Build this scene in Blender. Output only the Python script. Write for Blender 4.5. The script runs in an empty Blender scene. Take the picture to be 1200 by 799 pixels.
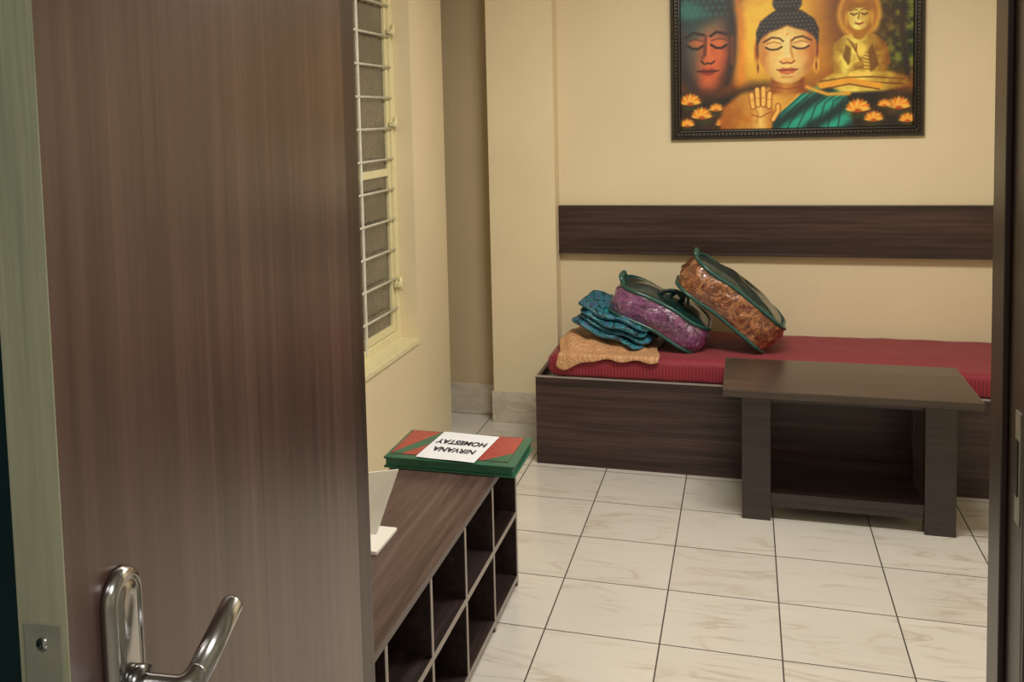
import bpy, bmesh, math, random
import numpy as np
from mathutils import Vector, Matrix, noise
random.seed(4)
S=bpy.context.scene
try: S.view_settings.view_transform='Standard'
except Exception: pass

# ---------------------------------------------------------------- materials
def new_mat(name):
    m=bpy.data.materials.new(name); m.use_nodes=True
    nt=m.node_tree; b=nt.nodes['Principled BSDF']; return m,nt,b
def N(nt,t,**k):
    n=nt.nodes.new(t)
    for a,v in k.items():
        if a in n.inputs.keys(): n.inputs[a].default_value=v
        else: setattr(n,a,v)
    return n
def ramp(nt,fac,stops):
    r=nt.nodes.new('ShaderNodeValToRGB'); e=r.color_ramp.elements
    while len(e)<len(stops): e.new(.5)
    for i,(p,c) in enumerate(stops):
        e[i].position=p; e[i].color=(*c,1)
    nt.links.new(fac,r.inputs['Fac']); return r.outputs['Color']
def coords(nt,scale=(1,1,1),rot=(0,0,0),loc=(0,0,0)):
    tc=nt.nodes.new('ShaderNodeTexCoord'); mp=nt.nodes.new('ShaderNodeMapping')
    mp.inputs['Scale'].default_value=scale; mp.inputs['Rotation'].default_value=rot; mp.inputs['Location'].default_value=loc
    nt.links.new(tc.outputs['Object'],mp.inputs['Vector']); return mp.outputs['Vector']
def bump(nt,b,h,strength=.2,dist=.01):
    bp=N(nt,'ShaderNodeBump'); bp.inputs['Strength'].default_value=strength; bp.inputs['Distance'].default_value=dist
    nt.links.new(h,bp.inputs['Height']); nt.links.new(bp.outputs['Normal'],b.inputs['Normal'])
def mix(nt,f,a,c,bt='MIX'):
    m=nt.nodes.new('ShaderNodeMixRGB'); m.blend_type=bt
    for s,v in (('Fac',f),('Color1',a),('Color2',c)):
        if isinstance(v,(int,float)): m.inputs[s].default_value=v
        elif isinstance(v,tuple): m.inputs[s].default_value=(*v,1)
        else: nt.links.new(v,m.inputs[s])
    return m.outputs['Color']
def plain(name,c,rough=.5,metal=0,coat=0,nscale=30,var=.12,bs=.05):
    m,nt,b=new_mat(name)
    v=coords(nt); n=N(nt,'ShaderNodeTexNoise',Scale=nscale,Detail=4.0); nt.links.new(v,n.inputs['Vector'])
    c1=tuple(x*(1-var) for x in c); c2=tuple(min(1,x*(1+var)) for x in c)
    nt.links.new(ramp(nt,n.outputs['Fac'],[(.3,c1),(.7,c2)]),b.inputs['Base Color'])
    b.inputs['Roughness'].default_value=rough; b.inputs['Metallic'].default_value=metal
    b.inputs['Coat Weight'].default_value=coat
    if bs: bump(nt,b,n.outputs['Fac'],bs,.003)
    return m
def wood(name,dark,mid,light,scale,rough=.35,coat=.2,fine=1.0,big=.35,cr=.25):
    m,nt,b=new_mat(name)
    v=coords(nt,scale)
    n=N(nt,'ShaderNodeTexNoise',Scale=1.0,Detail=8.0,Roughness=.65,Distortion=.3); nt.links.new(v,n.inputs['Vector'])
    v2=coords(nt,tuple(s*.13 for s in scale),loc=(3.1,1.7,.4))
    n2=N(nt,'ShaderNodeTexNoise',Scale=1.0,Detail=3.0,Distortion=.8); nt.links.new(v2,n2.inputs['Vector'])
    f=mix(nt,big,n.outputs['Fac'],n2.outputs['Fac'])
    nt.links.new(ramp(nt,f,[(.38,dark),(.5,mid),(.63,light)]),b.inputs['Base Color'])
    b.inputs['Roughness'].default_value=rough; b.inputs['Coat Weight'].default_value=coat; b.inputs['Coat Roughness'].default_value=cr
    bump(nt,b,n.outputs['Fac'],.08*fine,.002)
    return m
def wallmat(name,c,var=.04,ns=1.6):
    m,nt,b=new_mat(name)
    v=coords(nt); n=N(nt,'ShaderNodeTexNoise',Scale=ns,Detail=5.0); nt.links.new(v,n.inputs['Vector'])
    nt.links.new(ramp(nt,n.outputs['Fac'],[(.3,tuple(x*(1-var) for x in c)),(.7,tuple(x*(1+var) for x in c))]),b.inputs['Base Color'])
    n2=N(nt,'ShaderNodeTexNoise',Scale=90.0,Detail=3.0); nt.links.new(v,n2.inputs['Vector'])
    n3=N(nt,'ShaderNodeTexNoise',Scale=7.0,Detail=2.0); nt.links.new(v,n3.inputs['Vector'])
    bump(nt,b,mix(nt,.7,n2.outputs['Fac'],n3.outputs['Fac']),.25,.006)
    b.inputs['Roughness'].default_value=.6; return m

M={}
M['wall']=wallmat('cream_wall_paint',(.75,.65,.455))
M['niche']=wallmat('darker_tan_wall',(.52,.42,.27))  # niche and outside wall: a darker tan than the cream room walls
M['ceil']=wallmat('ceiling_paint',(.82,.78,.68))
M['teal']=wallmat('teal_corridor_paint',(.02,.07,.085))
M['corr']=wallmat('corridor_paint',(.62,.58,.48))
M['door']=wood('door_laminate',(.054,.025,.022),(.092,.046,.040),(.140,.077,.068),(48,48,1.1),rough=.33,coat=.5,cr=.33)
M['jamb']=wood('jamb_laminate',(.025,.013,.010),(.042,.023,.018),(.062,.036,.029),(50,50,1.6),rough=.35)
M['bed']=wood('bed_laminate',(.014,.006,.006),(.036,.018,.016),(.072,.038,.033),(1.8,40,60),rough=.4,coat=.1)
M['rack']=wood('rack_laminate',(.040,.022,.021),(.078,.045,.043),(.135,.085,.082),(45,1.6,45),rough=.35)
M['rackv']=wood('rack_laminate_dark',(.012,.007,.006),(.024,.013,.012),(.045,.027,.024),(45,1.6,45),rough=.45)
M['table']=wood('table_laminate',(.016,.009,.008),(.028,.016,.015),(.046,.028,.026),(2,45,60),rough=.3,coat=.3)
M['tabtop']=wood('table_top_laminate',(.028,.018,.014),(.046,.031,.024),(.070,.048,.038),(2,45,60),rough=.28,coat=.3)
M['band']=plain('grey_edge_banding',(.30,.26,.24),.4)
M['palewood']=wood('door_edge_paint',(.22,.24,.16),(.31,.32,.22),(.39,.39,.28),(60,60,2),rough=.55,coat=0)
M['chrome']=plain('satin_chrome',(.50,.50,.50),.2,1.0,var=.03,bs=0)
M['chromed']=plain('dark_chrome',(.16,.16,.16),.25,1.0,var=.03,bs=0)
M['plate']=plain('latch_plate_metal',(.42,.43,.36),.4,.6)
M['black']=plain('black_plastic',(.012,.012,.012),.35)
M['white']=plain('white_card',(.80,.80,.78),.4,bs=0,var=.02)
M['paper']=plain('paper',(.70,.73,.82),.6,var=.02,bs=0)
M['ink']=plain('ink',(.012,.012,.018),.6,bs=0)
M['winframe']=plain('cream_window_enamel',(.74,.68,.42),.35,var=.05)
M['rod']=plain('white_grille_enamel',(.70,.70,.64),.35)

def floor_mat(name,x0,y0,t):
    m,nt,b=new_mat(name); L=nt.links.new
    tc=N(nt,'ShaderNodeTexCoord'); sp=N(nt,'ShaderNodeSeparateXYZ'); L(tc.outputs['Object'],sp.inputs[0])
    def mth(op,a,c=None):
        n=nt.nodes.new('ShaderNodeMath'); n.operation=op
        for i,v in enumerate((a,c)):
            if v is None: continue
            if isinstance(v,(int,float)): n.inputs[i].default_value=v
            else: L(v,n.inputs[i])
        return n.outputs[0]
    u=mth('DIVIDE',mth('SUBTRACT',sp.outputs[0],x0),t); w=mth('DIVIDE',mth('SUBTRACT',sp.outputs[1],y0),t)
    def edge(q):
        f=mth('FRACT',q); return mth('MINIMUM',f,mth('SUBTRACT',1.0,f))
    d=mth('MINIMUM',edge(u),edge(w))
    g=mth('LESS_THAN',d,.0062)
    cb=N(nt,'ShaderNodeCombineXYZ'); L(mth('FLOOR',u),cb.inputs[0]); L(mth('FLOOR',w),cb.inputs[1])
    wn=N(nt,'ShaderNodeTexWhiteNoise'); L(cb.outputs[0],wn.inputs['Vector'])
    off=N(nt,'ShaderNodeVectorMath',operation='SCALE'); L(wn.outputs['Color'],off.inputs[0]); off.inputs['Scale'].default_value=7
    add=N(nt,'ShaderNodeVectorMath',operation='ADD'); L(tc.outputs['Object'],add.inputs[0]); L(off.outputs[0],add.inputs[1])
    mp=N(nt,'ShaderNodeMapping'); L(add.outputs[0],mp.inputs['Vector']); mp.inputs['Rotation'].default_value=(0,0,math.radians(-38)); mp.inputs['Scale'].default_value=(1.4,7,1)
    n=N(nt,'ShaderNodeTexNoise',Scale=1.3,Detail=6.0,Roughness=.5,Distortion=1.0); L(mp.outputs[0],n.inputs['Vector'])
    vein=ramp(nt,n.outputs['Fac'],[(.46,(.62,.60,.57)),(.5,(.51,.46,.40)),(.53,(.61,.585,.55)),(.62,(.65,.63,.60))])
    nb=N(nt,'ShaderNodeTexNoise',Scale=5.0,Detail=3.0); L(add.outputs[0],nb.inputs['Vector'])
    msk=ramp(nt,nb.outputs['Fac'],[(.42,(0,0,0)),(.62,(1,1,1))])
    col=mix(nt,msk,(.63,.61,.58),vein)
    col=mix(nt,1.0,col,ramp(nt,wn.outputs['Value'],[(0,(.93,.93,.93)),(1,(1,1,1))]),'MULTIPLY')
    L(mix(nt,g,col,(.05,.042,.036)),b.inputs['Base Color'])
    r=mth('ADD',mth('MULTIPLY',g,.5),.2); L(r,b.inputs['Roughness'])
    b.inputs['Coat Weight'].default_value=.25; b.inputs['Coat Roughness'].default_value=.12
    bump(nt,b,ramp(nt,d,[(0,(0,0,0)),(.012,(1,1,1))]),.5,.002)
    return m
M['floor']=floor_mat('marble_floor_tile',.10,3.72,.362)
def skirt():
    m,nt,b=new_mat('skirting_tile'); v=coords(nt,(3,3,6))
    n=N(nt,'ShaderNodeTexNoise',Scale=2.0,Detail=6.0,Distortion=1.0); nt.links.new(v,n.inputs['Vector'])
    nt.links.new(ramp(nt,n.outputs['Fac'],[(.4,(.56,.51,.43)),(.52,(.48,.43,.35)),(.6,(.58,.54,.46))]),b.inputs['Base Color'])
    b.inputs['Roughness'].default_value=.3; return m
M['skirt']=skirt()
def redcloth():
    m,nt,b=new_mat('red_bedsheet'); v=coords(nt,(1,1,1),(0,0,.6))
    w=N(nt,'ShaderNodeTexWave',Scale=26.0,Distortion=1.5,Detail=2.0); nt.links.new(v,w.inputs['Vector'])
    v2=coords(nt,(1,1,1),(0,0,-.6)); w2=N(nt,'ShaderNodeTexWave',Scale=26.0,Distortion=1.5,Detail=2.0); nt.links.new(v2,w2.inputs['Vector'])
    f=mix(nt,.5,w.outputs['Fac'],w2.outputs['Fac'])
    nt.links.new(ramp(nt,f,[(.2,(.16,.008,.019)),(.8,(.28,.015,.034))]),b.inputs['Base Color'])
    b.inputs['Roughness'].default_value=.7; b.inputs['Sheen Weight'].default_value=.1; bump(nt,b,f,.2,.002); return m
M['red']=redcloth()
def floral(name,cols,scale=16,coat=.9,rough=.35,bs=.55):
    m,nt,b=new_mat(name); v=coords(nt)
    n=N(nt,'ShaderNodeTexNoise',Scale=scale,Detail=6.0,Roughness=.6,Distortion=2.2); nt.links.new(v,n.inputs['Vector'])
    k=len(cols); st=[(.28+.46*i/(k-1),c) for i,c in enumerate(cols)]
    nt.links.new(ramp(nt,n.outputs['Fac'],st),b.inputs['Base Color'])
    n2=N(nt,'ShaderNodeTexNoise',Scale=22.0,Detail=3.0,Distortion=1.0); nt.links.new(v,n2.inputs['Vector'])
    bump(nt,b,n2.outputs['Fac'],bs,.012)
    b.inputs['Roughness'].default_value=rough; b.inputs['Coat Weight'].default_value=coat; b.inputs['Coat Roughness'].default_value=.08; return m
M['bagbrown']=floral('brown_floral_quilt_in_plastic',[(.04,.015,.008),(.24,.07,.025),(.08,.022,.014),(.40,.16,.06),(.14,.04,.018),(.52,.32,.17)],14,1.0,.3,.9)
M['bagpurple']=floral('purple_floral_quilt_in_plastic',[(.02,.008,.03),(.13,.03,.11),(.24,.08,.21),(.06,.015,.05),(.34,.20,.33),(.15,.03,.09)],14,1.0,.3,.9)
M['bagtop']=floral('dark_green_bag_fabric',[(.003,.012,.012),(.007,.028,.025),(.014,.052,.045)],8,.6,.35)
M['piping']=plain('teal_piping',(.008,.070,.060),.35,coat=.3)
def stripes(name,cols,scale,rot,dist=1.5,rough=.6):
    m,nt,b=new_mat(name); v=coords(nt,(1,1,1),rot)
    w=N(nt,'ShaderNodeTexWave',Scale=scale,Distortion=dist,Detail=3.0); w.inputs['Detail Scale'].default_value=2.0
    nt.links.new(v,w.inputs['Vector']); k=len(cols)
    nt.links.new(ramp(nt,w.outputs['Fac'],[(i/(k-1),c) for i,c in enumerate(cols)]),b.inputs['Base Color'])
    n2=N(nt,'ShaderNodeTexNoise',Scale=60.0,Detail=3.0); nt.links.new(v,n2.inputs['Vector'])
    bump(nt,b,n2.outputs['Fac'],.3,.004); b.inputs['Roughness'].default_value=rough; return m
M['bluecloth']=stripes('blue_striped_cloth',[(.004,.006,.014),(.010,.14,.20),(.03,.30,.36),(.006,.010,.03),(.015,.10,.18),(.03,.24,.32),(.05,.05,.15)],10,(.3,.9,.5),6,.5)
M['peach']=stripes('gold_brocade_cloth',[(.42,.19,.08),(.54,.29,.14),(.46,.22,.11),(.58,.38,.21)],22,(.4,.2,.9),8)
M['albred']=floral('red_album_cover',[(.22,.02,.022),(.36,.05,.045),(.29,.035,.035),(.42,.09,.075)],9,.3,.4,.2)
M['albgreen']=plain('green_album_binding',(.016,.11,.065),.4,coat=.3)
M['framem']=plain('black_picture_frame',(.014,.010,.007),.3,coat=.4,nscale=80,var=.5)
M['framebead']=plain('bronze_frame_bead',(.05,.03,.014),.35,.6)
def glassm():
    m,nt,b=new_mat('textured_window_glass'); v=coords(nt)
    n=N(nt,'ShaderNodeTexNoise',Scale=3.0,Detail=3.0); nt.links.new(v,n.inputs['Vector'])
    nt.links.new(ramp(nt,n.outputs['Fac'],[(.35,(.07,.062,.05)),(.65,(.14,.125,.10))]),b.inputs['Base Color'])
    vo=N(nt,'ShaderNodeTexVoronoi',Scale=60.0); nt.links.new(v,vo.inputs['Vector'])
    bump(nt,b,vo.outputs['Distance'],.4,.004); b.inputs['Roughness'].default_value=.12; b.inputs['Coat Weight'].default_value=.5; return m
M['glass']=glassm()

# ---------------------------------------------------------------- mesh builder
class B:
    def __init__(s): s.v=[];s.f=[];s.m=[];s.mats=[];s.sm=[]
    def mi(s,m):
        if m not in s.mats: s.mats.append(m)
        return s.mats.index(m)
    def add(s,vs,fs,m,smooth=False,T=None):
        o=len(s.v); k=s.mi(m)
        for p in vs:
            p=Vector(p)
            if T is not None: p=T@p
            s.v.append(p)
        for f in fs: s.f.append([o+i for i in f]); s.m.append(k); s.sm.append(smooth)
    def box(s,a,b,m,bev=0,T=None):
        bm=bmesh.new(); bmesh.ops.create_cube(bm,size=1)
        for v in bm.verts: v.co=Vector([(a[i]+b[i])/2+v.co[i]*(b[i]-a[i]) for i in range(3)])
        if bev: bmesh.ops.bevel(bm,geom=bm.edges[:],offset=bev,segments=2,affect='EDGES',profile=.6)
        bm.verts.index_update()
        s.add([v.co.copy() for v in bm.verts],[[v.index for v in f.verts] for f in bm.faces],m,False,T); bm.free()
    def tube(s,path,r,m,n=12,T=None,flat=1.0,cap=True):
        P=[Vector(p) for p in path]; rs=r if isinstance(r,(list,tuple)) else [r]*len(P)
        t=(P[1]-P[0]).normalized(); u=t.orthogonal().normalized(); vs=[];fs=[]
        for i,p in enumerate(P):
            if i==0:t=(P[1]-P[0])
            elif i==len(P)-1:t=P[-1]-P[-2]
            else:t=P[i+1]-P[i-1]
            t.normalize(); u=(u-t*u.dot(t)).normalized(); w=t.cross(u)
            for k in range(n):
                a=2*math.pi*k/n; vs.append(p+u*math.cos(a)*rs[i]+w*math.sin(a)*rs[i]*flat)
        for i in range(len(P)-1):
            for k in range(n):
                a=i*n+k;b=i*n+(k+1)%n; fs.append([a,b,b+n,a+n])
        if cap: fs.append(list(range(n))[::-1]); fs.append([(len(P)-1)*n+k for k in range(n)])
        s.add(vs,fs,m,True,T)
    def loft(s,rings,m,T=None,smooth=True,cap=True,close=False):
        n=len(rings[0]); vs=[p for r in rings for p in r]; fs=[]
        R=len(rings)
        for i in range(R-1 if not close else R):
            for k in range(n):
                a=i*n+k;b=i*n+(k+1)%n;j=((i+1)%R)*n; fs.append([a,b,j+(k+1)%n,j+k])
        if cap and not close: fs.append(list(range(n))[::-1]); fs.append([(R-1)*n+k for k in range(n)])
        s.add(vs,fs,m,smooth,T)
    def obj(s,name,parent=None,mat=None):
        me=bpy.data.meshes.new(name); me.from_pydata([tuple(v) for v in s.v],[],s.f)
        for m in s.mats: me.materials.append(m)
        for i,p in enumerate(me.polygons): p.material_index=s.m[i]; p.use_smooth=s.sm[i]
        bm=bmesh.new(); bm.from_mesh(me); bmesh.ops.recalc_face_normals(bm,faces=bm.faces[:]); bm.to_mesh(me); bm.free()
        o=bpy.data.objects.new(name,me); S.collection.objects.link(o)
        if parent: o.parent=parent
        return o
def empty(name,loc=(0,0,0),rz=0):
    o=bpy.data.objects.new(name,None); S.collection.objects.link(o); o.location=loc; o.rotation_euler=(0,0,rz); o.empty_display_size=.1; return o
def catmull(pts,k=6):
    P=[Vector(p) for p in pts]; P=[P[0]*2-P[1]]+P+[P[-1]*2-P[-2]]; o=[]
    for i in range(1,len(P)-2):
        for j in range(k):
            t=j/k;a,b,c,d=P[i-1:i+3]
            o.append(.5*((2*b)+(c-a)*t+(2*a-5*b+4*c-d)*t*t+(3*b-a-3*c+d)*t**3))
    o.append(P[-2]); return o
def rrect(a,b,r,n=8):
    o=[]
    for cx,cy,s in ((a-r,b-r,0),(-a+r,b-r,90),(-a+r,-b+r,180),(a-r,-b+r,270)):
        for i in range(n+1):
            t=math.radians(s+90*i/n); o.append((cx+r*math.cos(t),cy+r*math.sin(t)))
    out=[]
    for i,p in enumerate(o):
        q=o[(i+1)%len(o)]; d=math.dist(p,q); k=max(1,int(d/.02))
        for j in range(k): out.append((p[0]+(q[0]-p[0])*j/k,p[1]+(q[1]-p[1])*j/k))
    return out
def simple(name,boxes):
    b=B()
    for a,c,m,*bv in boxes: b.box(a,c,M[m],bv[0] if bv else 0)
    return b.obj(name)

# ---------------------------------------------------------------- room shell
H=2.8
simple('floor',[((-2.2,-1.6,-.1),(2.2,5.35,0),'floor')])
simple('ceiling',[((-2.2,-1.6,H),(2.2,5.35,H+.1),'ceil')])
simple('wall_back',[((-2.0,5.2,0),(1.45,5.35,H),'wall')])
simple('wall_right',[((1.3,1.62,0),(1.45,5.2,H),'wall')])
simple('pillar',[((-1.31,5.07,0),(-.955,5.2,H),'wall')])
WY0,WY1,WZ0,WZ1=3.30,4.38,.60,2.30
simple('wall_left',[((-1.64,1.62,0),(-1.5,WY0,H),'wall'),((-1.64,WY1,0),(-1.5,4.89,H),'wall'),
    ((-1.64,WY0,0),(-1.5,WY1,WZ0),'wall'),((-1.64,WY0,WZ1),(-1.5,WY1,H),'wall')])
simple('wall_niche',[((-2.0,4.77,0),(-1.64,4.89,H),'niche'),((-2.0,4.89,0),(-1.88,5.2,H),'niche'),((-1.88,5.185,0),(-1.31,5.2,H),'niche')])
simple('wall_front',[((-2.2,1.52,0),(-.70,1.62,H),'corr'),((.41,1.52,0),(2.2,1.62,H),'corr'),((-.70,1.52,2.14),(.41,1.62,H),'corr')])
b=B()
b.box((-2.0,1.512,0),(-.76,1.52,H),M['teal']); b.obj('trim_1')
simple('wall_corridor_left',[((-2.2,-1.6,0),(-2.0,1.52,H),'teal')])
simple('wall_corridor_right',[((2.0,-1.6,0),(2.2,1.52,H),'corr')])
simple('wall_corridor_back',[((-2.0,-1.6,0),(2.0,-1.45,H),'corr')])
simple('baseboard_back',[((-1.88,5.172,0),(-1.31,5.185,.17),'skirt',.003),((-1.318,5.056,0),(-.95,5.07,.17),'skirt',.003)])
simple('headboard_panel',[((-.955,5.157,.92),(1.298,5.198,1.17),'bed',.003),((-.955,5.150,.915),(1.298,5.167,.925),'bed',.002)])

# door frame
b=B()
for x0,x1 in ((-.735,-.668),(.362,.43)):
    b.box((x0,1.49,0),(x1,1.645,2.10),M['jamb'],.003)
b.box((-.735,1.49,2.10),(.43,1.645,2.16),M['jamb'],.003)
b.box((.353,1.575,0),(.362,1.645,2.10),M['jamb'],.002)
b.box((.3605,1.505,1.06),(.3625,1.53,1.22),M['plate']); b.box((.359,1.512,1.10),(.361,1.524,1.18),M['black'])
b.box((.362,1.478,0),(.445,1.49,2.17),M['jamb'],.003)
b.obj('door_frame')

# open door leaf
dx,dy=.080,-.825; LL=.829
D=empty('door_1',(-.625,1.483,0),math.atan2(dy,dx))
b=B(); b.box((0,-.045,.01),(LL-.002,0,2.08),M['door'],.001); b.obj('door_leaf',D)
b=B(); b.box((LL-.002,-.0452,.01),(LL,.0004,2.08),M['palewood'])
b.obj('edge_lipping',D)
b=B()
b.box((LL-.0005,-.040,1.06),(LL+.0015,-.004,1.235),M['plate'],.0008)
b.box((LL+.001,-.030,1.12),(LL+.010,-.014,1.16),M['chrome'],.002)
b.tube([(LL+.001,-.022,1.218),(LL+.003,-.022,1.218)],.0055,M['chrome'],16)
b.box((LL+.003,-.0225,1.214),(LL+.0033,-.0215,1.222),M['black'])
b.obj('latch_plate',D)
HX=.750
b=B()
T=Matrix.Translation((HX,0,1.126))@Matrix(((1,0,0,0),(0,0,1,0),(0,1,0,0),(0,0,0,1)))
rings=[]
for ins,z in ((0,0),(0,.006),(.002,.010),(.006,.0125),(.008,.0128),(.010,.0115),(.012,.0115),(.014,.0128),(.020,.014)):
    rings.append([(x,y,z) for x,y in rrect(.029-ins,.122-ins,.0285-ins*.99,10)])
b.loft(rings,M['chrome'],T)
b.obj('escutcheon',D)
b=B()
b.tube([(HX,.010,1.138),(HX,.024,1.138)],.018,M['chromed'],24)
b.tube(catmull([(HX,.02,1.138),(HX,.050,1.138),(HX-.001,.060,1.1385),(HX-.008,.066,1.140),(HX-.02,.068,1.143)],5),.0115,M['chrome'],20)
b.tube([(HX-.012,.068,1.140),(HX-.098,.068,1.168),(HX-.101,.068,1.169)],[.0115,.0115,.0105],M['chrome'],20)
b.obj('lever',D)
b=B(); b.tube([(HX,.012,1.065),(HX,.018,1.065)],.009,M['chromed'],20); b.box((HX-.001,.0175,1.060),(HX+.001,.0185,1.070),M['black']); b.obj('key_cylinder',D)
b=B()
for z in (.25,1.05,1.85):
    b.tube([(-.004,-.049,z-.05),(-.004,-.049,z+.05)],.005,M['chrome'],12)
b.obj('hinges',D)

# window in the left wall
W=empty('window_1',(0,0,0))
b=B(); xf0,xf1=-1.635,-1.585; t=.045
b.box((xf0,WY0,WZ0),(xf1,WY0+t,WZ1),M['winframe'],.003); b.box((xf0,WY1-t,WZ0),(xf1,WY1,WZ1),M['winframe'],.003)
b.box((xf0,WY0+t,WZ0),(xf1,WY1-t,WZ0+t),M['winframe'],.003); b.box((xf0,WY0+t,WZ1-t),(xf1,WY1-t,WZ1),M['winframe'],.003)
b.obj('frame',W)
b=B()
x0,x1=-1.625,-1.595
ym=(WY0+WY1)/2
for a,c in ((WY0+t,ym),(ym,WY1-t)):
    a+=.002;c-=.002; z0=WZ0+t+.002;z1=WZ1-t-.002;s=.035
    b.box((x0,a,z0),(x1,a+s,z1),M['winframe'],.003);b.box((x0,c-s,z0),(x1,c,z1),M['winframe'],.003)
    b.box((x0,a+s,z0),(x1,c-s,z0+s),M['winframe'],.003);b.box((x0,a+s,z1-s),(x1,c-s,z1),M['winframe'],.003)
    b.box((x0,a+s,1.39),(x1,c-s,1.425),M['winframe'],.003)
b.obj('sashes',W)
b=B()
for a,c in ((WY0+t,ym),(ym,WY1-t)):
    b.box((-1.614,a+.03,WZ0+t+.03),(-1.608,c-.03,WZ1-t-.03),M['glass'])
b.obj('panes',W)
b=B(); z=WZ0+.16
while z<WZ1-.06:
    b.tube([(-1.583,WY0,z),(-1.583,WY1-.05,z)],.0055,M['rod'],10); z+=.142
for y in (WY0+.3,WY0+.62): b.box((-1.588,y,WZ0+.02),(-1.580,y+.016,WZ1-.02),M['rod'],.001)
b.obj('grille',W)
b=B()
for z in (.86,1.62,2.05):
    b.box((-1.59,WY1-.07,z),(-1.565,WY1-.02,z+.022),M['winframe'],.003); b.tube([(-1.57,WY1-.03,z-.02),(-1.57,WY1-.03,z+.045)],.008,M['winframe'],10)
b.obj('latches',W)
simple('window_sill',[((-1.64,WY0,WZ0-.02),(-1.49,WY1+.0,WZ0+.006),'winframe',.004)])
simple('wall_outside',[((-1.9,3.0,0),(-1.86,4.77,H),'niche')])

# ---------------------------------------------------------------- bed
BED=empty('bed',(0,0,0))
b=B(); bx0,bx1,by0,by1=-.955,1.24,4.485,5.14; zt=.42
b.box((bx0,by0,.0),(bx1,by0+.018,zt),M['bed'],.0015)
b.box((bx0,by0+.018,.0),(bx0+.018,by1,zt),M['bed'],.0015); b.box((bx1-.018,by0+.018,0),(bx1,by1,zt),M['bed'],.0015)
b.box((bx0+.018,by0+.018,zt-.05),(bx1-.018,by1,zt-.03),M['rackv'])
b.box((bx0-.002,by0-.002,zt-.002),(bx1,by0+.02,zt+.002),M['band'])
b.obj('base_box',BED)
b=B(); rings=[]; mx0,mx1=-.90,1.22; my0,my1=4.495,5.145; mz0,mz1=.423,.525
sec=[]; r=.03
for cy,cz,s in ((my1-r,mz1-r,0),(my0+r,mz1-r,90),(my0+r*.6,mz0+r*.6,180),(my1-r*.6,mz0+r*.6,270)):
    rr=r if cz>.48 else r*.6
    for i in range(5):
        a=math.radians(s+90*i/4); sec.append((cy+rr*math.cos(a),cz+rr*math.sin(a)))
sec2=[]
for i,p in enumerate(sec):
    q=sec[(i+1)%len(sec)];k=max(1,int(math.dist(p,q)/.03))
    for j in range(k): sec2.append((p[0]+(q[0]-p[0])*j/k,p[1]+(q[1]-p[1])*j/k))
nx=90
for i in range(nx+1):
    x=mx0+(mx1-mx0)*i/nx; e=min(i,nx-i); ins={0:.022,1:.006}.get(e,0)
    ring=[]
    for y,z in sec2:
        cy,cz=(my0+my1)/2,(mz0+mz1)/2
        y2=y+(-1 if y>cy else 1)*min(ins,abs(y-cy)); z2=z+(-1 if z>cz else 1)*min(ins,abs(z-cz))
        n=noise.noise(Vector((x*4,y*4,z*9)));n2=noise.noise(Vector((x*14,y*10,z*18)))
        if z>.45: z2+=n*.005+n2*.003
        if y<my0+.03: y2+=abs(n2)*.006
        ring.append((x,y2,max(z2,.4235)))
    rings.append(ring)
b.loft(rings,M['red']); b.obj('mattress',BED)

# ---------------------------------------------------------------- coffee table
TB=empty('coffee_table',(0,0,0))
b=B(); b.box((-.09,3.93,.532),(.828,4.455,.56),M['tabtop'],.003); b.obj('top',TB)
b=B()
for x0,x1 in ((-.02,.09),(.65,.76)):
    b.box((x0,4.045,0),(x1,4.10,.532),M['table'],.002); b.box((x0,4.33,0),(x1,4.385,.532),M['table'],.002)
b.obj('legs',TB)
b=B(); b.box((.09,4.05,.085),(.65,4.38,.115),M['table'],.002); b.box((.09,4.06,.055),(.65,4.075,.085),M['table'],.001)
b.obj('lower_shelf',TB)
b=B()
for y in (4.075,4.35): b.box((.09,y,.48),(.65,y+.018,.532),M['table'])
b.obj('aprons',TB)

# ---------------------------------------------------------------- shoe rack
R=empty('shoe_rack',(0,0,0))
xr0,xr1=-1.13,-.77; ys=[1.63+.03,1.97,2.30,2.62,2.94,3.262]; zt=.50
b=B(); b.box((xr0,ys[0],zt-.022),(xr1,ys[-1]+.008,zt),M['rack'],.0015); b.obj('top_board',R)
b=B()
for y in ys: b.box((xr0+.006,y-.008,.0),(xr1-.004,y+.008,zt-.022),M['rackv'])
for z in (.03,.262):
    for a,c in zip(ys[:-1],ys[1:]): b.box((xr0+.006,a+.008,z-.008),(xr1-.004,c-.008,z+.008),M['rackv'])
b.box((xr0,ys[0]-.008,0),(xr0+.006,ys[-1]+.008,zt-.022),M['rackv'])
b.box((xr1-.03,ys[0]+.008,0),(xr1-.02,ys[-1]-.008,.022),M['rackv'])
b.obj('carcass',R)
b=B()
for y in ys: b.box((xr1-.004,y-.008,.0),(xr1-.002,y+.008,zt-.022),M['band'])
for z in (.03,.262): b.box((xr1-.004,ys[0],z-.008),(xr1-.0015,ys[-1],z+.008),M['band'])
b.obj('edge_banding',R)

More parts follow.
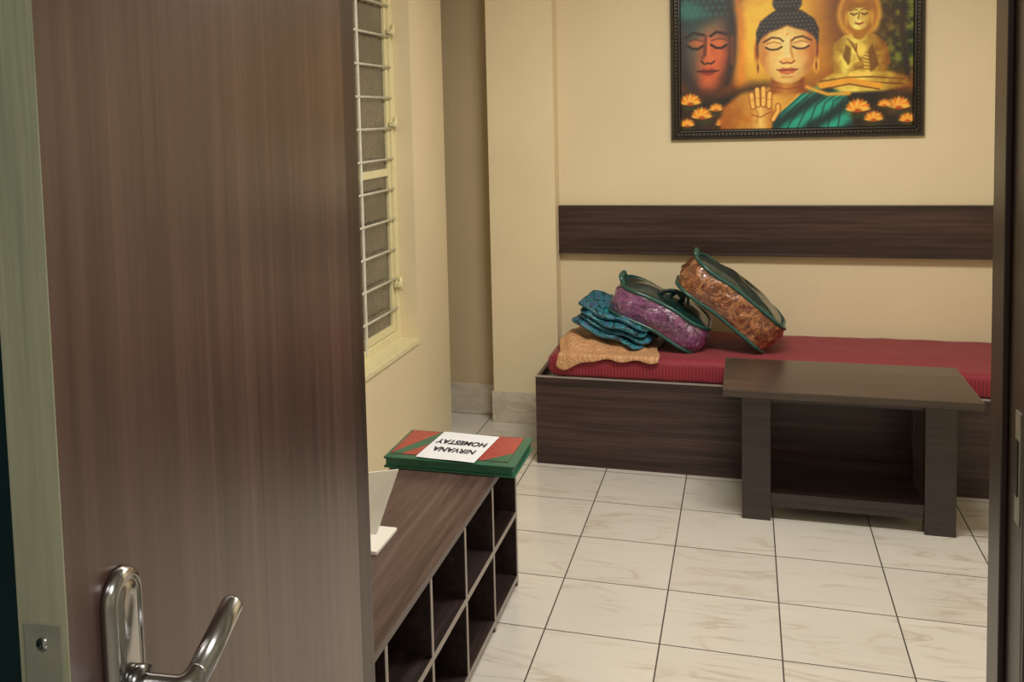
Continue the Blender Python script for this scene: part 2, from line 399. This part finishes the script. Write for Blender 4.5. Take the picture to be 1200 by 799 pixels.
A=empty('album',(0,0,0))
b=B(); ax0,ax1,ay0,ay1,az=-1.15,-.705,2.965,3.255,.5005; ah=.038
b.box((ax0,ay0,az),(ax1,ay1,az+.007),M['albgreen'],.003)
b.box((ax0+.006,ay0+.003,az+.007),(ax1-.008,ay1-.008,az+ah-.006),M['albgreen'],.004)
b.box((ax0,ay0,az+ah-.008),(ax1,ay1,az+ah),M['albgreen'],.0035)
b.obj('binding',A)
b=B(); b.box((ax0+.012,ay0+.035,az+ah-.0005),(ax1-.03,ay1-.012,az+ah+.0022),M['albred'],.001)
z=az+ah+.0024
b.add([(ax0+.12,ay1-.012,z),(ax0+.17,ay1-.012,z),(ax0+.15,ay1-.08,z),(ax0+.05,ay0+.035,z),(ax0+.015,ay0+.035,z)],[[0,1,2,3,4]],M['albgreen'])
b.add([(ax1-.03,ay0+.12,z),(ax1-.03,ay0+.035,z),(ax1-.11,ay0+.035,z)],[[0,1,2]],M['albgreen'])
b.obj('cover_panel',A)
P=empty('printed_sheet',(-.93,3.10,az+ah+.0038),math.radians(176))
b=B(); vs=[];fs=[]
for i in range(9):
    for j in range(9):
        x=-.102+.204*i/8;y=-.138+.27*j/8; vs.append((x,y,.0004+.0012*(.5+.5*math.sin(i*.8))*(j/8)))
for i in range(8):
    for j in range(8): a=i*9+j; fs.append([a,a+9,a+10,a+1])
b.add(vs,fs,M['paper'],True); b.obj('sheet',P)
for txt,yy in (('NIRVANA',.022),('HOMESTAY',-.055)):
    c=bpy.data.curves.new(txt.lower()+'_text','FONT'); c.body=txt; c.size=.066; c.align_x='CENTER'; c.extrude=.0002; c.offset=.0018
    o=bpy.data.objects.new(txt.lower()+'_text',c); S.collection.objects.link(o); o.parent=P; o.location=(0,yy,.0022); o.data.materials.append(M['ink'])
    o.scale=(.52,.85,1)

C=empty('card_stand',(0,0,0))
b=B(); b.box((-1.08,2.34,.5005),(-.935,2.50,.512),M['white'],.003); b.obj('base',C)
b=B()
q=[(-1.08,2.44,.512),(-.975,2.44,.512),(-.927,2.50,.678),(-1.08,2.50,.65)]
b.add(q+[(x,y+.006,z) for x,y,z in q],[[0,1,2,3],[7,6,5,4],[0,4,5,1],[1,5,6,2],[2,6,7,3],[3,7,4,0]],M['white'])
b.obj('panel',C)

# ---------------------------------------------------------------- bags and cloth
def bag(name,center,ang,L,Wd,th,gusset,seed,yaw=0,roll=0):
    E=empty(name); T=Matrix.Translation(center)@Matrix.Rotation(yaw,4,'Z')@Matrix.Rotation(ang,4,'Y')@Matrix.Rotation(roll,4,'X')
    out=rrect(L/2,Wd/2,min(L,Wd)*.26,10)
    def sag(x,y): return -.016*(x/(L/2))**2+.010*noise.noise(Vector((x*6+seed,y*6,2)))
    def ring(ins,z,wr=.004):
        o=[]
        for x,y in out:
            l=math.hypot(x,y); k=1-ins/l
            n=noise.noise(Vector((x*13+seed,y*13,z*22)))+.5*noise.noise(Vector((x*34+seed,y*34,z*40)))
            o.append((x*k+n*wr*x/l,y*k+n*wr*y/l,z+n*wr*.4+sag(x,y)))
        return o
    h=th/2
    b=B(); g=[ring(.012,-h),ring(.004,-h+.01)]
    for i in range(1,12):
        t=i/12; g.append(ring(-.016*math.sin(math.pi*t)+.003,-h+.01+(th-.02)*t,.012))
    g+= [ring(.004,h-.01)]
    b.loft(g,gusset,T,cap=False); b.obj('clear_gusset',E)
    for sgn,nm in ((1,'lid'),(-1,'bottom')):
        b=B(); rs=[]
        for k,s in enumerate((1.0,.96,.9,.8,.65,.5,.3,.15,.04)):
            rs.append([(x*s*.985,y*s*.985,sgn*(h-.012+(.034 if sgn>0 else .010)*(1-s**3)+.008*(1-s**4)*noise.noise(Vector((x*s*14+seed,y*s*14,sgn*3)))*sgn)+sag(x*s,y*s)) for x,y in out])
        b.loft(rs,M['bagtop'],T); b.obj(nm,E)
        b=B(); rp=ring(.002,sgn*(h-.008),.004); rp=[Vector(p) for p in rp]
        R2=[]; n=len(rp)
        for i,p in enumerate(rp):
            t=(rp[(i+1)%n]-rp[i-1]).normalized(); u=Vector((0,0,1));w=t.cross(u).normalized(); u=w.cross(t)
            R2.append([tuple(p+u*math.cos(a)*.009+w*math.sin(a)*.008) for a in [2*math.pi*k/8 for k in range(8)]])
        b.loft(R2,M['piping'],T,close=True); b.obj(nm+'_piping',E)
    return E,T
E1,T1=bag('brown_quilt_bag',(-.065,4.81,.756),math.radians(39),.51,.35,.165,M['bagbrown'],1.3)
E2,T2=bag('purple_quilt_bag',(-.390,4.80,.688),math.radians(27),.46,.35,.150,M['bagpurple'],7.7)
b=B()
b.tube(catmull([(-.245,-.06,.055),(-.268,-.055,.078),(-.273,-.0,.085),(-.268,.055,.078),(-.245,.06,.055)],6),.013,M['piping'],10,T1,.5)
b.obj('carry_handle',E1)
b=B()
b.tube(catmull([(-.215,-.08,.045),(-.245,-.07,.075),(-.245,0,.088),(-.245,.07,.07),(-.215,.08,.045)],6),.013,M['piping'],10,T2,.5)
b.tube(catmull([(-.05,-.10,.085),(-.03,-.10,.118),(.02,-.08,.135),(.055,-.06,.115),(.05,-.03,.08)],6),.014,M['bagtop'],10,T2,.5)
b.tube(catmull([(.0,-.02,.092),(.02,-.03,.125),(.07,-.05,.13),(.09,-.06,.10)],6),.014,M['piping'],10,T2,.5)
b.obj('carry_handles',E2)

def clothstack(name,T,L,Wd,th,n,mat,seed,rad=.06):
    b=B(); t=th/n
    for k in range(n):
        z=-th/2+t*(k+.5); l=L*(1-.10*random.random()); w=Wd*(1-.08*random.random())
        ox=random.uniform(-.018,.018); oy=random.uniform(-.012,.012)
        out=rrect(l/2,w/2,rad,6); rs=[]
        for s,dz in ((.05,-.42),(.5,-.45),(.8,-.47),(.92,-.42),(.98,-.25),(1.0,0),(.98,.28),(.92,.45),(.8,.52),(.65,.54),(.5,.54),(.3,.55),(.05,.55)):
            r=[]
            for x,y in out:
                nn=noise.noise(Vector((x*7+seed,y*7,k*.15))); n2=noise.noise(Vector((x*s*22+seed,y*s*22,k*2.0)))
                e=1+.10*noise.noise(Vector((x*16+seed,y*16,k*1.7)))*(s>.7)
                r.append((x*s*e+ox,y*s*e+oy,z+dz*t*(1.15-.4*s*s)+nn*.03+n2*.010*(dz>0)))
            rs.append(r)
        b.loft(rs,mat,T)
    return b.obj(name)
T=Matrix.Translation((-.597,4.755,.646))@Matrix.Rotation(math.radians(-8),4,'Z')@Matrix.Rotation(math.radians(20),4,'Y')
clothstack('folded_blue_cloth',T,.37,.33,.125,4,M['bluecloth'],2.0)
b=B()
nX=48;nY=44
vs=[];fs=[]
for i in range(nX+1):
    for j in range(nY+1):
        u=i/nX; drop=.05*math.exp(-((u-.10)/.16)**2)+.022+.006*math.sin(u*22)
        s=(.42+drop)*j/nY
        x=-.855+.465*u+.012*math.sin(s*20); f=max(0.0,(x+.85)/.46)
        if s<.42:
            y=4.905-s; z=.615-.085*f**.6+.005*math.sin(x*60+y*20)+.006*noise.noise(Vector((x*20,y*20,0)))
            if y<4.62: z-=(4.62-y)*(.50-.35*f)
            e=min(u,1-u,s/.42)
            if e<.10: z-=(.10-e)*.55*(1 if u<.5 else .5)
            z=max(z,.534)
            last=z
        else:
            y=4.485-.006*math.sin((s-.42)*30)-.004*noise.noise(Vector((x*25,s*20,3))); z=last-(s-.42)
        vs.append((x,y,z))
for i in range(nX):
    for j in range(nY): a=i*(nY+1)+j; fs.append([a,a+1,a+nY+2,a+nY+1])
b.add(vs,fs,M['peach'],True)
o=b.obj('gold_brocade_cloth'); md=o.modifiers.new('thick','SOLIDIFY'); md.thickness=.008; md.offset=0
md=o.modifiers.new('sub','SUBSURF'); md.levels=1; md.render_levels=1

# ---------------------------------------------------------------- framed Buddha painting
px0,px1,pz0,pz1=-.365,.815,1.505,2.41; fw=.052; yf=5.198
FR=empty('framed_buddha_painting')
b=B()
prof=[(0,.0),(0,.020),(.006,.028),(.016,.030),(.022,.024),(.034,.022),(.040,.027),(.046,.026),(.052,.014),(.052,.0)]
rings=[]
for ins,d in prof:
    rings.append([(px0+ins,yf-d,pz0+ins),(px1-ins,yf-d,pz0+ins),(px1-ins,yf-d,pz1-ins),(px0+ins,yf-d,pz1-ins)])
b.loft(rings,M['framem'],smooth=False,close=True)
def bead(x,z):
    vs=[];n=6
    for i in range(n):
        a=2*math.pi*i/n; vs.append((x+.006*math.cos(a),yf-.022,z+.006*math.sin(a)))
    for i in range(n):
        a=2*math.pi*i/n; vs.append((x+.004*math.cos(a),yf-.0275,z+.004*math.sin(a)))
    fs=[[i,(i+1)%n,n+(i+1)%n,n+i] for i in range(n)]+[[n+i for i in range(n)]]
    b.add(vs,fs,M['framebead'],True)
c=.028;k=int((px1-px0-2*c)/.018)
for i in range(k+1):
    x=px0+c+(px1-px0-2*c)*i/k; bead(x,pz0+c);bead(x,pz1-c)
k=int((pz1-pz0-2*c)/.018)
for i in range(1,k):
    z=pz0+c+(pz1-pz0-2*c)*i/k; bead(px0+c,z);bead(px1-c,z)
b.obj('moulding',FR)
# painting: colours computed on a fine flat grid, (u,v) are the painting's own units
U0,U1,V0,V1=798.,1072.,-42.,151.
NU,NV=500,352
uu,vv=np.meshgrid(np.linspace(U0,U1,NU),np.linspace(V0,V1,NV))
img=np.zeros((NV,NU,3))
def sm(d,s=1.0): return np.clip(.5-d/(2*s),0,1)
def ell(cx,cy,rx,ry,s=1.0,rot=0):
    a=math.radians(rot); x=(uu-cx)*math.cos(a)+(vv-cy)*math.sin(a); y=-(uu-cx)*math.sin(a)+(vv-cy)*math.cos(a)
    r=np.sqrt((x/rx)**2+(y/ry)**2); return sm((r-1)*min(rx,ry),s)
def seg(pts,w,s=.7):
    d=np.full(uu.shape,1e9)
    for (ax,ay),(bx,by) in zip(pts[:-1],pts[1:]):
        t=np.clip(((uu-ax)*(bx-ax)+(vv-ay)*(by-ay))/((bx-ax)**2+(by-ay)**2+1e-9),0,1)
        d=np.minimum(d,np.hypot(uu-ax-t*(bx-ax),vv-ay-t*(by-ay)))
    return sm(d-w,s)
def poly(pts,s=1.0):
    ins=np.zeros(uu.shape,bool);d=np.full(uu.shape,1e9);n=len(pts)
    for i in range(n):
        ax,ay=pts[i];bx,by=pts[(i+1)%n]
        c=((ay>vv)!=(by>vv))&(uu<(bx-ax)*(vv-ay)/((by-ay) if by!=ay else 1e-9)+ax); ins^=c
        t=np.clip(((uu-ax)*(bx-ax)+(vv-ay)*(by-ay))/((bx-ax)**2+(by-ay)**2+1e-9),0,1)
        d=np.minimum(d,np.hypot(uu-ax-t*(bx-ax),vv-ay-t*(by-ay)))
    return sm(np.where(ins,-d,d),s)
def lay(m,c,a=1.0):
    global img
    m=(m*a)[...,None]; c=np.array(c,float)
    if c.ndim==1: c=c/255.
    img=img*(1-m)+c*m
def shade(base,hl,mask_g):
    g=mask_g[...,None]; return (np.array(base)/255.)*(1-g)+(np.array(hl)/255.)*g
def fbm(sc,seed):
    r=np.random.RandomState(seed); o=np.zeros(uu.shape); amp=1
    for k in range(4):
        gx=int(U1-U0)//sc+3; gy=int(V1-V0)//sc+3; g=r.rand(gy,gx)
        x=(uu-U0)/sc;y=(vv-V0)/sc;xi=x.astype(int);yi=y.astype(int);fx=x-xi;fy=y-yi;fx=fx*fx*(3-2*fx);fy=fy*fy*(3-2*fy)
        o+=amp*((g[yi,xi]*(1-fx)+g[yi,xi+1]*fx)*(1-fy)+(g[yi+1,xi]*(1-fx)+g[yi+1,xi+1]*fx)*fy); amp*=.5; sc=max(2,sc//2)
    return o/1.875
F1=fbm(40,1);F2=fbm(16,2);F3=fbm(8,5)
g=np.clip(1-np.hypot((uu-915)/80,(vv-38)/85),0,1)
img[:]=shade((128,62,18),(255,206,66),np.clip(g*1.8+ (F1-.5)*.35,0,1))
lay(ell(886,40,20,50,14),(255,204,74),.8); lay(ell(970,36,16,42,14),(246,168,44),.7)
fol=np.clip((uu-1018)/18,0,1)*np.clip((104-vv)/30,0,1)
lay(fol,shade((14,28,16),(118,132,44),np.clip((F3-.38)*3.0,0,1)),.97)
lay(ell(1050,-8,26,16,8),shade((20,44,26),(110,140,60),np.clip((F3-.38)*3.0,0,1)),.8)
lay(sm(np.abs(uu-1062+np.sin(vv*.05)*3)-3,1.5)*(vv<100),(35,22,12))
# dim face at the left
lay(ell(826,30,44,84,8),(48,26,26))
lay(ell(830,48,31,54,5),shade((70,34,32),(214,106,62),np.clip(.5+.9*np.sin((uu-810)/15)-np.abs(vv-60)/70,0,1)))
lay(ell(812,44,12,46,8),(30,84,88),.55); lay(ell(832,24,26,14,8),(44,104,104),.45)
lay(ell(818,-4,38,27,7),(18,44,50)); lay(ell(812,6,22,12,6),(52,132,128),.75); lay(ell(845,-18,30,22,8),(30,36,38))
for rw in range(5):
    for k in range(11): lay(ell(790+k*7.5+(rw%2)*3.7,-20+rw*8,2.6,2.8,1.2),(60,120,118),.5)
for sx,c in ((-1,817),(1,846)):
    lay(seg([(c-11,38),(c-3,33),(c+10,36)],1.5),(34,14,14)); lay(ell(c,46,9.5,4.6,2),(214,116,66),.7); lay(seg([(c-10,48),(c-4,52),(c+3,52.5),(c+9,49)],1.4),(28,10,10)); lay(seg([(c-9,43),(c,41),(c+9,43.5)],.7),(80,30,20),.8)
lay(seg([(830,38),(828,60),(825,66)],1.8,2),(74,30,24),.85); lay(seg([(833,40),(833,64)],1.4,2),(240,140,84),.7); lay(ell(832,66,6.5,4,2),(226,120,66),.8)
lay(seg([(824,68),(828,71),(832,70),(836,71),(840,68)],1.0),(50,16,14))
lay(poly([(820,79.5),(827,76),(832,77.5),(837,76),(844,79.5),(838,84),(832,85.5),(826,84)],1),(152,54,38)); lay(seg([(819,79.5),(832,80.5),(845,79.5)],.8),(40,12,12)); lay(ell(833,95,9,5,4),(206,104,58),.6)
lay(seg([(866,-20),(872,20),(874,60),(872,100)],4,5),(240,142,40),.85)
lay(seg([(858,-5),(864,30),(862,70),(856,95)],3,3),(36,26,24),.8); lay(seg([(862,40),(862,72)],2,1.5),(128,66,34),.8)
band=np.clip((vv-98-8*np.sin((uu-800)*.05))/14,0,1)
lay(band,shade((20,16,12),(72,44,22),np.clip((F2-.38)*2.2,0,1)),.97)
def lotus(cx,cy,r,c1=(238,128,30),c2=(255,196,84)):
    lay(ell(cx,cy,r*1.1,r*.75,4),(100,60,20),.6)
    for k in range(9):
        a=math.radians(180+180*k/8); lay(ell(cx+math.cos(a)*r*.55,cy+math.sin(a)*r*.38,r*.52,r*.2,.8,math.degrees(a)),c1 if k%2 else c2)
        lay(ell(cx+math.cos(a)*r*.3,cy+math.sin(a)*r*.25+r*.1,r*.35,r*.15,.8,math.degrees(a)),c2,.7)
    lay(ell(cx,cy+r*.15,r*.3,r*.15,1),(180,70,20)); lay(ell(cx+r*.2,cy+r*.65,r*.9,r*.18,1),(40,62,30),.7)
for cx,cy,r in ((810,117,12),(824,134,12),(806,144,8),(842,126,8),(850,144,8)): lotus(cx,cy,r)
# seated golden Buddha
G1,G2=(138,84,10),(255,234,112)
lay(ell(1011,30,46,52,14),(100,56,18),.6); lay(ell(1011,20,25,29,2.5),(250,190,70),.85); lay(ell(1011,20,21,25,2.5),(156,92,28),.75)
gl=lambda cx,w:np.clip(1.0-np.abs(uu-cx+3)/w+ (F3-.5)*.6,0,1)
lay(poly([(962,98),(985,86),(1038,86),(1066,94),(1070,104),(1040,110),(985,111),(957,106)],2),shade(G1,G2,gl(1010,62)))
for yy in (95,101): lay(seg([(966,yy+2),(1010,yy-3),(1062,yy+2)],.9),(110,62,8),.85)
lay(poly([(994,44),(1028,44),(1042,55),(1047,78),(1040,88),(984,88),(977,76),(982,54)],1.5),shade(G1,G2,gl(1010,34)))
lay(poly([(996,55),(990,80),(1000,88),(1002,60)],1.2),(96,56,8),.75); lay(poly([(1026,55),(1034,80),(1024,88),(1021,62)],1.2),(96,56,8),.75)
for k in range(6): lay(seg([(998+k*2,49+k*3),(1016,64+k*4),(1034-k,70+k*3)],.6),(110,62,8),.8)
lay(seg([(985,66),(996,84),(1012,80)],4.5,1),shade(G1,G2,gl(998,22))); lay(ell(1013,62,5,8,1),(255,220,104)); lay(seg([(1008,55),(1008,64)],.6),(110,62,8))
lay(seg([(1002,90),(1022,90)],3,1),(255,218,100)); lay(seg([(1000,93.5),(1024,93.5)],.6),(96,56,8))
lay(ell(1011,42,8,8,1),(176,116,24)); lay(ell(1011,22,13.5,17,1),shade((180,120,28),(255,238,134),gl(1011,18)))
lay(poly([(997,18),(1000,8),(1011,5),(1022,8),(1025,18),(1018,14),(1004,14)],1),(160,104,20)); lay(ell(1011,3,6.5,6,1),(186,126,30)); lay(ell(1011,-5,2.5,5,1),(240,190,70))
for c in (1005,1017): lay(seg([(c-3.5,20),(c,21.8),(c+3.5,20)],.8),(84,42,8)); lay(seg([(c-4,16.5),(c,15),(c+4,16.5)],.6),(110,62,8))
lay(seg([(1011,18),(1010,26)],.7),(130,78,14)); lay(seg([(1007,31),(1011,32.5),(1015,31)],1.0),(140,60,18))
for c in (996.5,1025.5): lay(ell(c,26,2,8,1),(210,156,50))
# central Buddha
SK1,SK2=(158,84,20),(255,208,98)
lay(poly([(850,124),(872,108),(905,102),(950,102),(985,112),(1002,128),(1004,152),(846,152)],3),shade(SK1,SK2,np.clip(.85-np.abs(uu-905)/75+(F2-.5)*.4,0,1)))
lay(poly([(892,152),(912,138),(932,120),(948,105),(976,103),(998,114),(1006,152)],2),shade((4,50,52),(34,164,144),np.clip(.5+.6*np.sin((uu*.5+vv*.8)*.26)+(F2-.5)*.6,0,1)))
for k in range(8): lay(seg([(903+k*12,152),(922+k*10,132-k*2),(950+k*7,108+k)],.7,1),(4,36,40),.8)
lay(seg([(890,152),(912,136),(934,118),(949,104)],1.4),(232,166,56))
lay(seg([(968,102),(1000,97),(1034,104)],3.4,1),(240,170,58)); lay(seg([(968,106.5),(1000,101),(1034,108)],.8),(110,56,14)); lay(seg([(940,99),(975,112),(1000,112)],2.0,1.5),(238,172,62))
lay(poly([(910,84),(947,84),(949,104),(958,110),(900,110),(908,104)],2),shade((140,70,18),(240,172,80),np.clip(.7-np.abs(uu-926)/26,0,1)))
for yy in (95,101): lay(seg([(909,yy),(928,yy+3.5),(948,yy)],.6,.8),(130,62,16),.8)
for c,s in ((893,-1),(962,1)):
    lay(ell(c,60,4.8,17,1),(210,128,40)); lay(ell(c,76,3.6,10,1),(244,182,76)); lay(ell(c+s*.5,58,1.8,10,1),(110,52,16)); lay(ell(c,78,1.2,5,.8),(120,60,18))
fg=np.clip(1.2-np.hypot((uu-925)/41,(vv-58)/58),0,1)
face=poly([(895,44),(902,32),(928,26),(954,32),(961,44),(962,58),(959,74),(952,86),(941,95),(932,98.5),(924,98.5),(915,95),(904,86),(897,74),(894,58)],1.6)
lay(face,shade((180,92,28),(255,230,146),fg**.7))
lay(ell(956,64,7,26,6)*face,(176,88,32),.7); lay(ell(900,66,5,24,4)*face,(200,108,40),.6)
hair=poly([(892,52),(891,36),(896,24),(908,15),(928,11),(948,15),(960,24),(965,36),(964,52),(958,42),(949,36),(938,33),(928,29),(918,33),(907,36),(898,42)],1.3)
HB=(24,22,26)
bun=ell(928,3,17,13,1.2); lay(poly([(923,-9),(928,-22),(933,-9)],1.2),(240,170,64)); lay(bun,HB); lay(hair,HB)
hm=np.clip(hair+bun,0,1)
row=np.floor(vv/4.6); cxx=(uu/4.8+.5*(row%2)); rr=np.hypot((cxx-np.floor(cxx)-.5),(vv/4.6-row-.5))
lay(hm*sm((rr-.30)*6,1),(84,76,72),.85); lay(hm*sm((rr-.10)*6,1),(146,130,112),.6)
lay(seg([(911,14),(919,11.5),(928,11),(937,11.5),(945,14)],1.1,1),(12,11,12),.9)
lay(seg([(898,43),(908,36.5),(918,33.5),(928,29.5),(938,33.5),(949,36.5),(958,43)],.7,.8),(130,70,28),.8)
for sg in (-1,1):
    c=928+sg*16
    lay(seg([(928+sg*5,48),(928+sg*9,44.5),(928+sg*18,43),(928+sg*28,48)],.95,.7),(70,30,14))
    lay(ell(c,53,9,4.6,1.5),(252,212,134)); lay(seg([(c-9.5,54.5),(c-5,57),(c,57.6),(c+5,57),(c+9.5,54.5)],1.0,.7),(50,20,12)); lay(seg([(c-8.5,50.6),(c,48.4),(c+8.5,50.6)],.5,.7),(150,76,32),.9)
    lay(ell(c,62,8,3,2.5),(224,140,60),.4); lay(ell(c+sg*2,70,8,6,4),(252,200,120),.5)
lay(seg([(932.5,47),(932.5,60),(935,69)],1.0,1.5),(190,102,40),.8); lay(seg([(928,46),(928,69)],1.9,2),(255,238,172),.85)
lay(ell(928,71,8,3.6,1.2),(248,192,108)); lay(seg([(919.5,71.5),(923,74.2),(928,73.2),(933,74.2),(936.5,71.5)],.8,.7),(128,56,24))
lay(poly([(916,81.6),(923,79),(928,80),(933,79),(940,81.6),(935,86),(928,87.2),(921,86)],.8),(198,100,56)); lay(seg([(915.5,81.4),(923,82.4),(928,81.6),(933,82.4),(940.5,81.4)],.6,.6),(96,34,18)); lay(ell(928,84.6,5,.9,.8),(244,160,104),.7)
lay(seg([(922,90),(928,91),(934,90)],.8,1.2),(190,104,40),.7); lay(ell(928,94,6,2.4,2),(255,220,134),.7); lay(ell(928,40,1.3,1.3,.6),(226,150,60))
# raised hand
lay(poly([(884,152),(883,128),(888,120),(908,120),(912,130),(910,152)],1.6),shade((176,92,28),(255,214,116),np.clip(1-np.abs(uu-896)/18,0,1)))
for (x0_,y0_,x1_,y1_) in ((887,124,885,110),(893,122,892,104),(899.5,122,899.5,103),(906,124,907,109)):
    lay(seg([(x0_,y0_),(x1_,y1_)],3.5,.8),(130,62,20)); lay(seg([(x0_,y0_),(x1_,y1_)],2.5,.8),(255,202,104)); lay(seg([(x0_-2,y0_-8),(x0_+2,y0_-8)],.4,.6),(180,98,40),.8)
lay(seg([(911,140),(917,130),(917,124)],3.2,.8),(130,62,20)); lay(seg([(911,140),(917,130),(917,124)],2.3,.8),(250,192,94))
lay(seg([(886,134),(896,137),(908,131)],.6),(150,74,26),.9); lay(seg([(890,126),(893,134),(891,144)],.5),(150,74,26),.7)
lay(seg([(848,140),(868,132),(880,140)],2.5,3),(186,102,30),.6)
for cx,cy,r in ((1010,130,13),(1028,142,10),(1056,128,12),(1066,144,9),(1040,126,7)): lotus(cx,cy,r)
img=np.clip(img*(.92+.14*F3[...,None]),0,1)
gray=img.mean(-1,keepdims=True); img=np.clip(gray+(img-gray)*1.06,0,1)
lin=np.where(img<=.04045,img/12.92,((img+.055)/1.055)**2.4)
ix0,ix1,iz0,iz1=px0+fw-.003,px1-fw+.003,pz0+fw-.003,pz1-fw+.003
X=ix0+(ix1-ix0)*(uu-U0)/(U1-U0); Z=iz1-(iz1-iz0)*(vv-V0)/(V1-V0)
co=np.stack([X,np.full(X.shape,yf-.012),Z],-1).reshape(-1,3)
idx=np.arange(NU*NV).reshape(NV,NU)
fq=np.stack([idx[1:,:-1],idx[1:,1:],idx[:-1,1:],idx[:-1,:-1]],-1).reshape(-1,4)
me=bpy.data.meshes.new('canvas'); me.from_pydata(co.tolist(),[],fq.tolist())
ca=me.color_attributes.new('paint','FLOAT_COLOR','POINT')
ca.data.foreach_set('color',np.concatenate([lin.reshape(-1,3),np.ones((NU*NV,1))],1).astype(np.float32).ravel())
m,nt,bb=new_mat('painted_canvas'); at=N(nt,'ShaderNodeAttribute'); at.attribute_name='paint'; nt.links.new(at.outputs['Color'],bb.inputs['Base Color'])
bb.inputs['Roughness'].default_value=.45
me.materials.append(m); o=bpy.data.objects.new('canvas',me); S.collection.objects.link(o); o.parent=FR
b=B(); b.box((px0+.02,yf-.010,pz0+.02),(px1-.02,yf-.001,pz1-.02),M['black']); b.obj('backing_board',FR)

# ---------------------------------------------------------------- lights (real fixtures)
def lamp(name,loc,sx,sy,w,col):
    E=empty(name)
    b=B(); b.box((loc[0]-sx/2-.02,loc[1]-sy/2-.02,loc[2]),(loc[0]+sx/2+.02,loc[1]+sy/2+.02,H),M['white'],.003); b.obj('housing',E)
    l=bpy.data.lights.new(name+'_area','AREA'); l.shape='RECTANGLE'; l.size=sx; l.size_y=sy; l.energy=w; l.color=col
    o=bpy.data.objects.new('tube',l); S.collection.objects.link(o); o.location=(loc[0],loc[1],loc[2]-.004); o.parent=E
lamp('ceiling_light',(.1,3.2,H-.05),1.1,.5,59,(1,.94,.83))
lamp('corridor_light',(.5,-.2,H-.05),.9,.4,26,(1,.96,.89))
w=bpy.data.worlds.new('world'); S.world=w; w.use_nodes=True; w.node_tree.nodes['Background'].inputs[0].default_value=(.9,.92,1,1); w.node_tree.nodes['Background'].inputs[1].default_value=.3

# ---------------------------------------------------------------- camera
f,px,py,yaw,pit,rol=1147.2279,509.1069,226.5464,.309,.0759,.028
F0=Vector((-math.sin(yaw),math.cos(yaw),0));R0=Vector((math.cos(yaw),math.sin(yaw),0));Uz=Vector((0,0,1))
Fv=F0*math.cos(pit)-Uz*math.sin(pit);Uv=Uz*math.cos(pit)+F0*math.sin(pit)
Xc=math.cos(rol)*R0-math.sin(rol)*Uv;Yc=math.sin(rol)*R0+math.cos(rol)*Uv
cd=bpy.data.cameras.new('camera'); cd.sensor_width=36; cd.sensor_fit='HORIZONTAL'; cd.lens=f/1200*36
cd.shift_x=(600-px)/1200; cd.shift_y=(py-399.5)/1200; cd.clip_start=.02
cam=bpy.data.objects.new('camera',cd); S.collection.objects.link(cam)
Mx=Matrix((Xc,Yc,-Fv)).transposed().to_4x4(); Mx.translation=Vector((0,0,1.65)); cam.matrix_world=Mx
S.camera=cam
